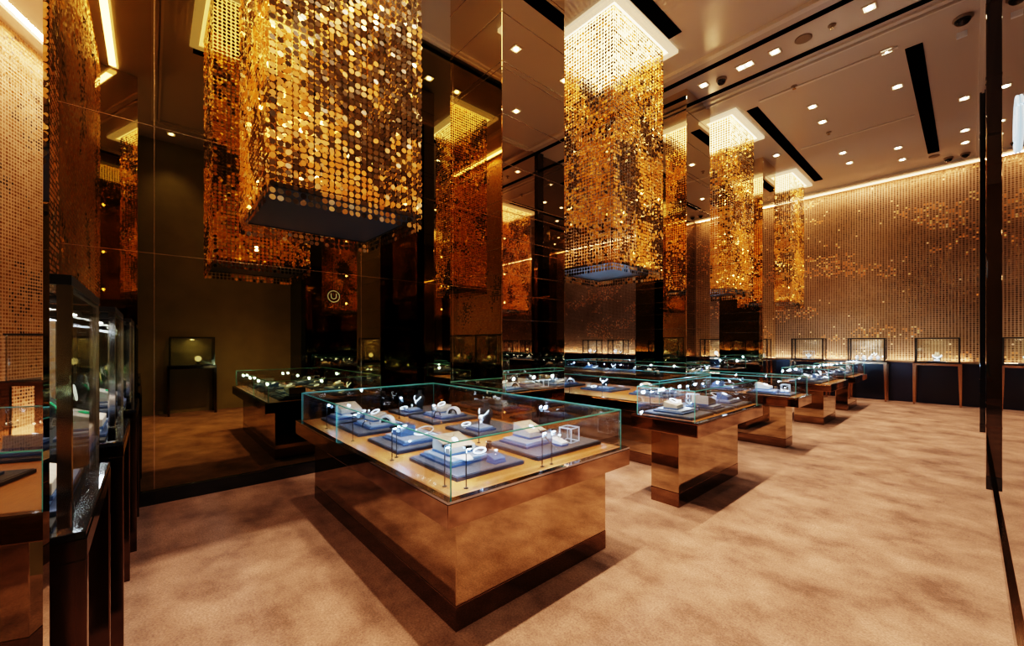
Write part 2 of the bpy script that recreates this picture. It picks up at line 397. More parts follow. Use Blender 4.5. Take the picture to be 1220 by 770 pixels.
DL = [(-1.244, 4.49, 'square downlight between the close pair of slots, third along from the right wall'),
      (-.556, 4.49, 'square downlight between the close pair of slots, nearest the right wall'),
      (-1.92, 4.49, 'square downlight between the close pair of slots, beside the dark dome camera'),
      (-2.331, 4.50, 'square downlight between the close pair of slots, next to the second mirrored column'),
      (-.53, 5.284, 'square downlight left of the right-hand air slot, first behind the pair of slots'),
      (-.525, 6.101, 'square downlight left of the right-hand air slot, second behind the pair of slots'),
      (-.682, 8.03, 'square downlight left of the right-hand air slot, next to last before the back wall'),
      (-.683, 8.594, 'square downlight left of the right-hand air slot, closest to the back wall'),
      (-1.238, 5.87, 'square downlight in the middle ceiling row, first of four towards the back'),
      (-1.238, 6.367, 'square downlight in the middle ceiling row, second of four towards the back'),
      (-1.243, 7.632, 'square downlight in the middle ceiling row, third of four towards the back'),
      (-1.243, 8.138, 'square downlight in the middle ceiling row, fourth of four, nearest the back wall'),
      (-.04, 6.97, 'square downlight along the right wall, first of three'),
      (-.04, 8.025, 'square downlight along the right wall, second of three'),
      (-.04, 8.52, 'square downlight along the right wall, third of three, nearest the back wall'),
      (-1.919, 6.992, 'square downlight just left of the left air slot, between hanging lamps')]
for x, y, l in DL: downlight(x, y, l, False, 3. if -1.3 < x < -1.2 else .18)
downlight(-1.508, 4.49, 'twin-lamp rectangular downlight between the close pair of ceiling slots', True, 1.)
FL = [(-1.27, .93, 5.2), (-1.27, 1.45, 3.2), (-1.27, 2.6, 3.2), (-1.27, 3.3, 2.8), (-1.75, 1.3, 1.6), (-2.9, .95, .8), (-2.9, 2.2, .4), (-.5, .9, .1), (-.5, 2.2, .12), (-.5, 3.3, .12), (.42, .2, .35), (.42, 1.1, .35)]  # last two are unseen lamps added to light the beige wall
for i, (x, y, e) in enumerate(FL):
    downlight(x, y, 'square downlight of the front ceiling bay, seen mirrored in the columns or added unseen', i in (1, 8), e)
def dome(x, y, label, r=.07):
    t = thing('dome_camera', label, 'camera', (S * x, S * y, S * HC), 0, 'ceiling dome cameras')
    obj('base', lat([(r * 1.1, 0.004), (r * 1.15, -.02), (r, -.035)], 20), GRILLE, t)
    obj('lens_dome', lat([(r * .92, -.034), (r * .85, -.06), (r * .6, -.085), (r * .2, -.098)], 20), DETECT, t, True)
dome(-.039, 5.23, 'largest black dome camera at the near right of the ceiling', .085)
dome(-1.75, 4.53, 'black dome camera between the close pair of ceiling slots')
dome(-.212, 9.04, 'black dome camera at the back of the ceiling, left of the corner one')
dome(-.042, 9.02, 'black dome camera in the right back corner of the ceiling')
def disc(name, x, y, r, label, cat, m=GRILLE):
    o = obj(name, lat([(r, .004), (r, -.008), (r * .9, -.014), (r * .3, -.016)], 24), m); o.location = (S * x, S * y, S * HC); tag(o, label, cat)
disc('ceiling_speaker', -1.018, 4.493, .10, 'flat round speaker between the close pair of ceiling slots', 'speaker')
disc('ceiling_speaker', -.353, 8.80, .09, 'flat round disc behind the right-hand air slot near the back wall', 'speaker')
def sprinkler(x, y, label):
    t = thing('sprinkler_head', label, 'sprinkler', (S * x, S * y, S * HC), 0, 'sprinklers')
    obj('rosette', lat([(.045, .004), (.045, -.008), (.015, -.014)], 16), GRILLE, t)
    obj('nozzle', lat([(.012, -.012), (.012, -.04), (.026, -.042), (.026, -.047)], 12), JOINT, t)
sprinkler(-.807, 4.491, 'round sprinkler next to the flat speaker in the ceiling')
sprinkler(-1.271, 5.25, 'small sprinkler just behind the farther long ceiling slot')
sprinkler(-1.245, 6.75, 'small sprinkler in the middle ceiling row between lights')
o = obj('exit_sensor', box(-.05, .05, -.02, .02, -.07, .003, bevel=.002), WHITE); o.location = (S * -.046, S * 5.47, S * HC); tag(o, 'small white box sensor on the ceiling beside the largest dome camera', 'sensor')

# illuminated round monogram on the right wall (seen in the mirrors)
t = thing('wall_emblem', 'round lit monogram ring on the right wall, seen only as a reflection', 'sign', (S * XR - .006, S * 2.2, S * 1.74), PI / 2)
def arc(r, a0, a1, n=28): return [(r * math.cos(a0 + (a1 - a0) * k / n), 0, r * math.sin(a0 + (a1 - a0) * k / n)) for k in range(n + 1)]
bm = bmesh.new(); tube(bm, arc(.135, 0, 2 * PI, 40)[:-1], .006, 6, True); obj('ring', bm, LOGO, t)
bm = bmesh.new(); tube(bm, [(-.06, 0, .07)] + arc(.06, PI, 2 * PI, 16) + [(.06, 0, .07)], .006, 6); obj('letter_u', bm, LOGO, t)

# ------------------------------------------------------------------ counters
def counter(label, sx0, sx1, sy0, sy1, zt, bx0, bx1, by0, by1, gz=.175, inset=.03, split=None, glow=1.):
    cx, cy = S * (sx0 + sx1) / 2, S * (sy0 + sy1) / 2
    t = thing('display_counter', label, 'display counter', (cx, cy, 0), 0, 'glass topped display counters')
    L = lambda a, b, c, d: (S * a - cx, S * b - cx, S * c - cy, S * d - cy)
    B = L(bx0, bx1, by0, by1); z0, z1 = S * (zt - .085), S * zt
    obj('base', box(*B, .13, z0, bevel=.003), COPPER, t)
    P = obj('plinth', box(B[0] - .002, B[1] + .002, B[2] - .002, B[3] + .002, 0, .13, bevel=.003), noisy('plinth_copper_shaded', (.26, .17, .11), (.19, .12, .075), 3, .05, 1), t)  # base copper painted darker for the shadow it reflects
    s = L(sx0, sx1, sy0, sy1); w = .042
    obj('slab', box(*s, z0, z1 - .012, bevel=.004), COPPERD, t)
    obj('rim', boxes([(s[0], s[1], s[2], s[2] + w, z1 - .012, z1), (s[0], s[1], s[3] - w, s[3], z1 - .012, z1), (s[0], s[0] + w, s[2] + w, s[3] - w, z1 - .012, z1), (s[1] - w, s[1], s[2] + w, s[3] - w, z1 - .012, z1)]),
        RIM, t, label='polished chrome edge')
    obj('wood_top', box(s[0] + w, s[1] - w, s[2] + w, s[3] - w, z1 - .012, z1), WOOD, t, label='tan wood display surface')
    g = (s[0] + S * inset, s[1] - S * inset, s[2] + S * inset, s[3] - S * inset); zg = z1 + S * gz; k = .006
    for q in ((g[0], g[1], g[2], g[2] + k), (g[0], g[1], g[3] - k, g[3]), (g[0], g[0] + k, g[2] + k, g[3] - k), (g[1] - k, g[1], g[2] + k, g[3] - k)):
        obj('glass_pane', box(*q, z1, zg), GLASS, t)
    obj('glass_lid', box(*g, zg, zg + k), GLASS, t)
    e = .0025; ed = []
    for X_ in (g[0], g[1]):
        for Y_ in (g[2], g[3]): ed.append((X_ - e, X_ + e, Y_ - e, Y_ + e, z1, zg + k))
        ed.append((X_ - e, X_ + e, g[2], g[3], zg - .0005, zg + k + .0005))
    for Y_ in (g[2], g[3]): ed.append((g[0], g[1], Y_ - e, Y_ + e, zg - .0005, zg + k + .0005))
    if split is not None:
        X_ = S * split - cx; ed.append((X_ - .002, X_ + .002, g[2] - e, g[2] + e, z1, zg))
    obj('glass_edge', boxes(ed), GEDGE, t, label='green polished glass edges')
    return dict(t=t, z=z1, cx=cx, cy=cy, g=(g[0] + cx, g[1] + cx, g[2] + cy, g[3] + cy), zg=zg)

# ------------------------------------------------------------------ display pieces (metres, base at z = 0)
CACHE = {}
def cached(key, fn):
    if key not in CACHE: CACHE[key] = fn()
    return CACHE[key]
def tray(sx, sy, loc, label, rz=0):
    t = thing('display_tray', label, 'tray', loc, rz, 'dark jewelry trays on the counters')
    k = (round(sx, 3), round(sy, 3))
    obj('board', cached(('tb',) + k, lambda: mesh('board', box(-sx / 2, sx / 2, -sy / 2, sy / 2, 0, .022, bevel=.003), TRAYD)), None, t)
    obj('pad', cached(('tp',) + k, lambda: mesh('pad', box(-sx / 2 + .008, sx / 2 - .008, -sy / 2 + .008, sy / 2 - .008, .022, .026), TRAYT)), None, t)
    return .026
def riser(sx, sy, loc, label, rz=0):
    t = thing('stepped_riser', label, 'display riser', loc, rz, 'stepped leather risers')
    k = (round(sx, 3), round(sy, 3))
    obj('lower_plate', cached(('r1',) + k, lambda: mesh('lower_plate', box(-sx / 2, sx / 2, -sy / 2, sy / 2, 0, .016, bevel=.003), PLATED)), None, t)
    obj('upper_plate', cached(('r2',) + k, lambda: mesh('upper_plate', box(-sx / 2 + .02, sx / 2 - .02, -sy / 2 + .02, sy / 2 - .02, .016, .032, bevel=.003), PLATE)), None, t)
    return .032 + EPS
def wedge(sx, sy, loc, label, rz=0, h1=.085, h0=.035, m=CUSH):
    t = thing('wedge_cushion', label, 'display cushion', loc, rz, 'sloped jewelry cushions')
    k = (round(sx, 3), round(sy, 3), h1, h0, m.name)
    obj('base', cached(('w1',) + k, lambda: mesh('base', box(-sx / 2 - .003, sx / 2 + .003, -sy / 2 - .003, sy / 2 + .003, 0, .014, bevel=.003), CUSHB)), None, t)
    obj('pad', cached(('w2',) + k, lambda: mesh('pad', wedge_bm(sx, sy, .014, h0, h1), m)), None, t)
    return h0, h1
def slope_loc(base, rz, sy, h0, h1, yy=0):      # point on the sloped top at local y
    z = .0146 + h0 + (h1 - h0) * (yy / sy + .5)
    return (base[0] - math.sin(rz) * yy, base[1] + math.cos(rz) * yy, base[2] + z)
def piece(kind, loc, label, rz=0, pitch=0, stone=GEM):
    """small jewelry thing; base touches z = 0 of its own frame"""
    g = 'jewelry on show'
    key = (kind, stone.name)
    if kind == 'ring':
        t = thing('ring', label, 'ring', loc, rz, g)
        def f():
            bm = bmesh.new(); tube(bm, [(.013 * math.cos(a), 0, .0155 + .013 * math.sin(a)) for a in [2 * PI * k / 18 for k in range(18)]], .0025, 6, True); return mesh('band', bm, SILVER, True)
        obj('band', cached(key + (1,), f), None, t)
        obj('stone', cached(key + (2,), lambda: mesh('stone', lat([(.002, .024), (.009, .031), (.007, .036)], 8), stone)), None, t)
    elif kind == 'pendant':
        t = thing('pendant', label, 'pendant', loc, rz, g)
        def f():
            bm = bmesh.new(); tube(bm, [(.012 * k, .03 + .012 * k, .002) for k in range(5)], .0015, 5); tube(bm, [(-.012 * k, .03 + .012 * k, .002) for k in range(5)], .0015, 5); return mesh('chain', bm, SILVER)
        obj('chain', cached(key + (1,), f), None, t)
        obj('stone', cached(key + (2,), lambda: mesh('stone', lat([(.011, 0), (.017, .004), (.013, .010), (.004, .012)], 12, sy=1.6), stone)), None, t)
    elif kind == 'bracelet':
        t = thing('bracelet', label, 'bracelet', loc, rz, g)
        R = .042
        P_ = [(R * math.cos(2 * PI * k / 26), .8 * R * math.sin(2 * PI * k / 26), .006 + .02 * (1 + math.sin(2 * PI * k / 26)) / 2) for k in range(26)]
        def f():
            bm = bmesh.new(); tube(bm, P_, .004, 6, True); return mesh('band', bm, SILVER, True)
        def f2():
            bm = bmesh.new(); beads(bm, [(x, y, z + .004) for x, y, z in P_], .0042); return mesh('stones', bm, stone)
        obj('band', cached(key + (1,), f), None, t); obj('stones', cached(key + (2,), f2), None, t)
    elif kind == 'necklace':
        t = thing('necklace', label, 'necklace', loc, rz, g)
        P_ = [(.085 * math.sin(2 * PI * k / 34), .065 * math.cos(2 * PI * k / 34), .006 + .022 * (1 + math.cos(2 * PI * k / 34))) for k in range(34)]
        def f():
            bm = bmesh.new(); tube(bm, P_, .004, 6, True); return mesh('collar', bm, WHITE, True)
        def f2():
            bm = bmesh.new(); beads(bm, [(x, y, z + .003) for x, y, z in P_[10:25]], .0055); return mesh('stones', bm, stone)
        obj('collar', cached(key + (1,), f), None, t); obj('stones', cached(key + (2,), f2), None, t)
    elif kind == 'coil':
        t = thing('coil_bracelet', label, 'bracelet', loc, rz, g)
        for j in range(3):
            def f(j=j):
                bm = bmesh.new(); tube(bm, [(-.022 + .022 * j, .032 * math.cos(2 * PI * k / 22), .036 + .032 * math.sin(2 * PI * k / 22)) for k in range(22)], .004, 6, True); return mesh('hoop', bm, SILVER, True)
            obj('hoop', cached(key + (j,), f), None, t)
    elif kind == 'cuff':
        t = thing('cuff_bracelet', label, 'bracelet', loc, rz, g)
        def f(r0, r1, mm, nm):
            bm = bmesh.new(); n = 14; q = []
            for k in range(n + 1):
                a = PI * k / n; q.append([bm.verts.new((r * math.cos(a), yy, r * math.sin(a))) for r, yy in ((r0, -.025), (r1, -.025), (r1, .025), (r0, .025))])
            for A, B in zip(q, q[1:]):
                for k in range(4): bm.faces.new((A[k], A[(k + 1) % 4], B[(k + 1) % 4], B[k]))
            bm.faces.new(q[0][::-1]); bm.faces.new(q[-1]); return mesh(nm, bm, mm)
        obj('outer_band', cached(key + (1,), lambda: f(.050, .066, WHITE, 'outer_band')), None, t)
        obj('inner_band', cached(key + (2,), lambda: f(.034, .050, BLACKG, 'inner_band')), None, t)
    elif kind == 'watch':
        t = thing('watch', label, 'watch', loc, rz, g)
        def f():
            bm = bmesh.new(); n = 16; q = []
            for k in range(n + 1):
                a = -.2 * PI + 1.4 * PI * k / n; q.append([bm.verts.new((yy, .033 * math.cos(a), .034 + .033 * math.sin(a))) for yy in (-.011, .011)])
            for A, B in zip(q, q[1:]): bm.faces.new((A[0], A[1], B[1], B[0]))
            return mesh('strap', bm, BLACKG)
        obj('strap', cached(key + (1,), f), None, t)
        obj('dial', cached(key + (2,), lambda: mesh('dial', lat([(.019, .064), (.021, .069), (.018, .073)], 18), SILVER)), None, t)
    if pitch: t.rotation_euler = (pitch, 0, rz)
    return t
def acrylic(loc, label, rz=0, s=.10):
    t = thing('acrylic_cube', label, 'display cube', loc, rz, 'clear display cubes')
    e = .003; h = s / 2
    ed = [(-h, h, y - e, y + e, z, z + 2 * e) for y in (-h, h) for z in (0, s)] + [(x - e, x + e, -h, h, z, z + 2 * e) for x in (-h, h) for z in (0, s)] + [(x - e, x + e, y - e, y + e, 0, s + 2 * e) for x in (-h, h) for y in (-h, h)]
    obj('edges', cached(('ac', s), lambda: mesh('edges', boxes(ed), ACRYL)), None, t)
    obj('panel', cached(('ac2', s), lambda: mesh('panel', boxes([(-h, h, -h, -h + .002, .006, s), (-h, h, h - .002, h, .006, s), (-h, h, -h + .002, h - .002, s, s + .003)]), GLASS)), None, t)
def plate(loc, label, rz=0):
    o = obj('leaf_plate', cached(('leaf',), lambda: mesh('leaf_plate', (lambda b: (prism(b, [(-.06, -.036), (.066, -.042), (.078, 0), (.012, .054), (-.012, .048)], 0, .008), b)[1])(bmesh.new()), WHITE)), None)
    o.location = loc; o.rotation_euler = (0, 0, rz); tag(o, label, 'display plate', 'white angled plates')
def stick(loc, label, rz=0):
    o = obj('display_rod', cached(('rod',), lambda: mesh('display_rod', (lambda b: (tube(b, [(0, 0, .0), (0, .02, .002), (-.11, .05, .13)], .004, 6), b)[1])(bmesh.new()), SILVER)), None)
    o.location = loc; o.rotation_euler = (0, 0, rz); tag(o, label, 'display rod', 'slanted display rods')
def led(loc, label, rz=0, h=.205, energy=5.):
    loc = (loc[0], loc[1], loc[2] + EPS)
    t = thing('spot_stem', label, 'led spotlight', loc, rz, 'thin black stem spotlights')
    obj('foot', cached(('lf',), lambda: mesh('foot', lat([(.013, 0), (.013, .004), (.004, .007)], 12), BLACKM)), None, t)
    obj('stem', cached(('ls', h), lambda: mesh('stem', lat([(.0032, .005), (.0032, h)], 8), BLACKM)), None, t)
    hd = obj('head', cached(('lh', h), lambda: mesh('head', boxes([(-.011, .011, -.012, .03, h, h + .014)]), BLACKM)), None, t)
    obj('diode', cached(('ld', h), lambda: mesh('diode', lat([(.004, h - .007), (.0095, h - .003), (.0095, h)], 10, c=(0, .018, 0)), LEDC)), None, hd)
    light('POINT', 'diode_light', (0, .03, h - .02), energy, (.38, .64, 1), t, shadow_soft_size=.012)
def bust(loc, label, rz=0, m=VELVET, h=.26, stone=GEM):
    t = thing('necklace_bust', label, 'necklace stand', loc, rz, 'necklace busts')
    k = (m.name, round(h, 3)); f = h / .26
    prof = [(.060, 0), (.064, .012), (.052, .02), (.055, .05), (.085, .11), (.098, .15), (.085, .18), (.045, .205), (.036, .235), (.038, .26)]
    obj('form', cached(('bf',) + k, lambda: mesh('form', lat([(r * f, z * f) for r, z in prof], 20, sy=.6), m, True)), None, t)
    n = thing('necklace', 'sparkling necklace worn by ' + label, 'necklace', loc, rz, 'necklaces on busts')
    P_ = []
    for k_ in range(25):
        a = -1.4 + 2.8 * k_ / 24; z_ = .197 - .08 * math.cos(a) ** 2
        r_ = .085 + (.098 - .085) * (z_ - .11) / .04 if z_ < .15 else (.098 - .013 * (z_ - .15) / .03 if z_ < .18 else .085 - .04 * (z_ - .18) / .025)
        P_.append(((r_ * math.sin(a) + .009 * math.sin(a)) * f, -(.6 * r_ * math.cos(a) + .010) * f, z_ * f))
    def g():
        bm = bmesh.new(); tube(bm, P_, .003, 5); return mesh('chain', bm, SILVER)
    def g2():
        bm = bmesh.new(); beads(bm, P_[3:-3:1], .0065 * f); beads(bm, [(0, P_[12][1] - .007 * f, P_[12][2] - .018 * f)], .012 * f); return mesh('stones', bm, stone)
    obj('chain', cached(('nb', round(h, 3)), g), None, n); obj('stones', cached(('nb2', round(h, 3), stone.name), g2), None, n)
def medallion(loc, label, rz=0):
    t = thing('watch_stand', label, 'watch stand', loc, rz, 'round dial stands')
    obj('foot', lat([(.05, 0), (.05, .01), (.02, .02), (.015, .07)], 18), BLACKG, t)
    d = obj('dial', lat([(.055, 0), (.062, .008), (.055, .016), (.03, .018)], 24), mat('lit_dial', (.9, .88, .75), .4, 0, .5, (1, .95, .75), 2.0), t)
    d.rotation_euler = (PI / 2 - .15, 0, 0); d.location = (0, 0, .125)
    rm = bmesh.new(); tube(rm, [(.062 * math.cos(2 * PI * k / 24), .062 * math.sin(2 * PI * k / 24), .006) for k in range(24)], .006, 6, True); obj('bezel', rm, GOLD, d)

# sets of pieces on one tray; w = phrase naming the tray
def setup(kind, cx, cy, z, sx, sy, where, rz=0):
    z += EPS; h = tray(sx, sy, (cx, cy, z), 'dark grey jewelry tray ' + where, rz); z += h + EPS
    def at(x, y):
        x *= min(1, sx / .54); y *= min(1, sy / .5)
        return (cx + x * math.cos(rz) - y * math.sin(rz), cy + x * math.sin(rz) + y * math.cos(rz))
    if kind == 'A':
        zr = z + riser(sx * .66, sy * .62, (*at(-.06, -.04), z), 'stepped blue riser on the tray ' + where, rz)
        p = (*at(-.09, -.03), zr); h0, h1 = wedge(.20, .19, p, 'large cream wedge cushion on the tray ' + where, rz + PI / 2)
        piece('pendant', slope_loc(p, rz + PI / 2, .19, h0, h1, -.01), 'white stone pendant on the large wedge cushion ' + where, rz + PI / 2, pitch=math.atan2(h1 - h0, .19))
        piece('bracelet', (*at(.07, .055), zr), 'sparkling white bracelet on the riser ' + where, rz, 0)
        plate((*at(.075, -.075), zr), 'white angled leaf plate on the riser ' + where, rz + .3)
        p = (*at(.19, .09), z); h0, h1 = wedge(.085, .075, p, 'small blue wedge cushion on the tray ' + where, rz + PI / 2, .035, .016, CUSHB)
        piece('ring', slope_loc(p, rz + PI / 2, .075, h0, h1, 0), 'silver ring on the small wedge ' + where, rz + .4)
        piece('watch', (*at(-.01, .19), z), 'dark strapped watch on the tray ' + where, rz + .6)
    elif kind == 'E':
        zr = z + riser(sx * .55, sy * .6, (*at(-.07, -.06), z), 'stepped blue riser on the tray ' + where, rz)
        p = (*at(-.10, -.06), zr); h0, h1 = wedge(.17, .18, p, 'long cream wedge cushion on the tray ' + where, rz + PI / 2)
        piece('pendant', slope_loc(p, rz + PI / 2, .18, h0, h1, -.02), 'silver pendant on the long wedge cushion ' + where, rz + PI / 2, pitch=math.atan2(h1 - h0, .18))
        piece('coil', (*at(.0, .14), z), 'three-hoop coil bracelet on the tray ' + where, rz + .4)
        acrylic((*at(.12, .14), z), 'clear acrylic cube on the tray ' + where, rz + .1)
        p = (*at(.15, .0), z); h0, h1 = wedge(.07, .10, p, 'little white wedge by acrylic cube ' + where, rz + PI / 2, .035, .014, WHITE)
        piece('ring', slope_loc(p, rz + PI / 2, .10, h0, h1, 0), 'ring on the little white wedge ' + where, rz)
        p = (*at(.2, .16), z)
        stick((*at(.21, -.10), z), 'slanted silver rod on the tray ' + where, rz + 1.1)
    elif kind == 'B':
        zr = z + riser(sx * .7, sy * .66, (*at(0, 0), z), 'stepped blue riser on the tray ' + where, rz)
        p = (*at(-.05, -.05), zr); h0, h1 = wedge(.14, .12, p, 'small blue wedge cushion on the riser ' + where, rz, .06, .02, CUSHB)
        piece('pendant', slope_loc(p, rz, .12, h0, h1, 0), 'silver bar pendant on the blue cushion ' + where, rz, pitch=math.atan2(h1 - h0, .12))
        piece('necklace', (*at(.06, .06), zr), 'white arched collar necklace on the riser ' + where, rz)
        piece('ring', (*at(.19, -.12), z), 'silver ring at the edge of the tray ' + where, rz + .7)
    elif kind == 'C':
        zr = z + riser(sx * .72, sy * .6, (*at(.0, .02), z), 'stepped blue riser on the tray ' + where, rz)
        p = (*at(-.06, .02), zr); h0, h1 = wedge(.15, .13, p, 'cream wedge cushion on the riser ' + where, rz + .1, .055, .03)
        piece('bracelet', slope_loc(p, rz + .1, .13, h0, h1, 0), 'diamond bracelet on the cream cushion ' + where, rz, pitch=math.atan2(h1 - h0, .13))
        piece('cuff', (*at(.13, .05), zr), 'black and white cuff bracelet on the riser ' + where, rz + .5)
        piece('watch', (*at(.12, -.13), z), 'black strapped watch on the tray ' + where, rz)
    elif kind == 'N':
        bust((*at(-.03, .04), z), 'black bust ' + where, rz, VELVET, .2)
        zr = z + riser(sx * .4, sy * .35, (*at(.09, -.1), z), 'stepped blue riser on the tray ' + where, rz)
        piece('ring', (*at(.09, -.1), zr), 'silver ring on the riser ' + where, rz)
        piece('bracelet', (*at(-.12, -.12), z), 'diamond bracelet beside the bust on the tray ' + where, rz)

# big front counter
c1 = counter('large copper mirrored display counter nearest the camera, glass top with four front trays', -2.88, -1.085, .695, 1.72, .497, -2.79, -1.175, .785, 1.65, split=-2.2)
z = c1['z']
def pu(x, y): return (S * x, S * y)
T1 = [('A', -1.40, .985, .54, .50, 'at near corner of the front counter'),
      ('B', -1.86, .985, .50, .50, 'second from near corner of the front counter'),
      ('C', -2.31, .985, .50, .50, 'third from near corner of the front counter'),
      ('A', -2.655, .985, .40, .50, 'at far left end of the front counter'),
      ('E', -1.38, 1.44, .52, .66, 'at right end of the front counter'),
      ('N', -1.86, 1.44, .48, .50, 'second in back row of the front counter'),
      ('C', -2.31, 1.44, .48, .50, 'third in back row of the front counter'),
      ('N', -2.65, 1.44, .38, .50, 'in back left corner of the front counter')]
for k, x, y, sx, sy, w in T1: setup(k, S * x, S * y, z, sx, sy, w)
LED1 = [(-1.215, .765, 'just behind the near glass corner of the front counter'), (-1.15, .81, 'at the near right corner of the front counter'),
        (-1.145, 1.18, 'mid right side of the front counter, nearer of a pair'), (-1.145, 1.235, 'mid right side of the front counter, farther of a pair'),
        (-1.63, .765, 'between the first and second front trays of the front counter'), (-1.66, .80, 'second of the pair between first and second front trays'),
        (-2.08, .765, 'between the second and third front trays of the front counter'), (-2.49, .765, 'between the third and last front trays of the front counter'),
        (-1.63, 1.225, 'near end of the centre line inside the front counter'), (-2.08, 1.225, 'middle of the centre line inside the front counter'),
        (-2.50, 1.225, 'far end of the centre line inside the front counter'), (-1.63, 1.655, 'along the back glass of the front counter')]
for x, y, w in LED1: led((S * x, S * y, z), 'thin black stem spotlight ' + w)

# the other counters: (label, slab, zt, base, trays)
def fill(c, kinds, where, leds, along, energy=6.):
    g = c['g']; n = len(kinds); z = c['z']
    L = (g[1] - g[0]) if along == 'x' else (g[3] - g[2]); W = (g[3] - g[2]) if along == 'x' else (g[1] - g[0])
    ordw = {1: [''], 2: ['first', 'second'], 3: ['first', 'middle', 'last'], 4: ['first', 'second', 'third', 'last'], 5: ['first', 'second', 'middle', 'fourth', 'last']}[n]
    for i, k in enumerate(kinds):
        f = (i + .5) / n
        sx = min(L / n - .06, .56); sy = min(W - .07, .5)
        w = ('%s along %s' % (ordw[i], where)) if ordw[i] else 'on ' + where
        if along == 'x': setup(k, g[1] - f * L, (g[2] + g[3]) / 2, z, sx, sy, w)
        else: setup(k, (g[0] + g[1]) / 2, g[2] + f * L, z, sx, sy, w, PI / 2)
    for i in range(leds):
        f = (i + .5) / leds
        if along == 'x': p = (g[1] - f * L + .02, g[2] + .025)
        else: p = (g[0] + .025, g[2] + f * L)
        led((*p, z), '%s thin black stem spotlight along %s' % (['first', 'second', 'third', 'fourth', 'fifth', 'sixth'][i], where), 0 if along == 'x' else -PI / 2, energy=energy)
c2 = counter('narrow copper counter on a slim pedestal, standing end-on just behind the large front counter', -1.45, -1.02, 2.31, 3.40, .540, -1.345, -1.165, 2.38, 3.32)
fill(c2, ['C', 'E', 'B'], 'the narrow end-on counter', 4, 'y')
c3 = counter('copper counter with a short right end, third along the aisle', -2.0, -1.01, 4.31, 4.76, .5, -1.9, -1.15, 4.47, 4.68)
fill(c3, ['E', 'B'], 'the third aisle counter', 3, 'x')
c4 = counter('copper counter fourth along the aisle, farther from the camera than the third', -1.62, -1.08, 5.98, 7.0, .5, -1.47, -1.17, 6.07, 6.72)
fill(c4, ['C', 'B', 'N'], 'the fourth aisle counter', 3, 'y')
c5 = counter('last small copper counter on the aisle in front of the back wall cases', -1.60, -1.08, 7.5, 8.5, .5, -1.45, -1.18, 7.6, 8.3)
fill(c5, ['B', 'C'], 'the last aisle counter', 3, 'y')
c6 = counter('long counter crosswise behind the first mirrored column', -3.9, -1.58, 2.94, 3.95, .52, -3.8, -1.70, 3.02, 3.85)
fill(c6, ['A', 'N', 'C', 'B'], 'the crosswise counter behind first column', 6, 'x', 9.)
c7 = counter('long counter crosswise in the second row behind the columns', -4.7, -2.78, 5.36, 6.3, .52, -4.6, -2.88, 5.45, 6.2)
fill(c7, ['N', 'C', 'N', 'B'], 'the second-row crosswise counter', 6, 'x', 12.)
c8 = counter('long counter crosswise in the last row near the back wall', -4.7, -2.78, 7.6, 8.5, .52, -4.6, -2.88, 7.7, 8.4)
fill(c8, ['B', 'N', 'C', 'N'], 'the last-row crosswise counter', 6, 'x', 12.)
c9 = counter('glass counter seen only in the tilted mirror at left', 0.0, 1.2, -1.5, -.56, .5, .1, 1.1, -1.4, -.66)
fill(c9, ['A', 'B'], 'the counter in tilted mirror', 2, 'x')

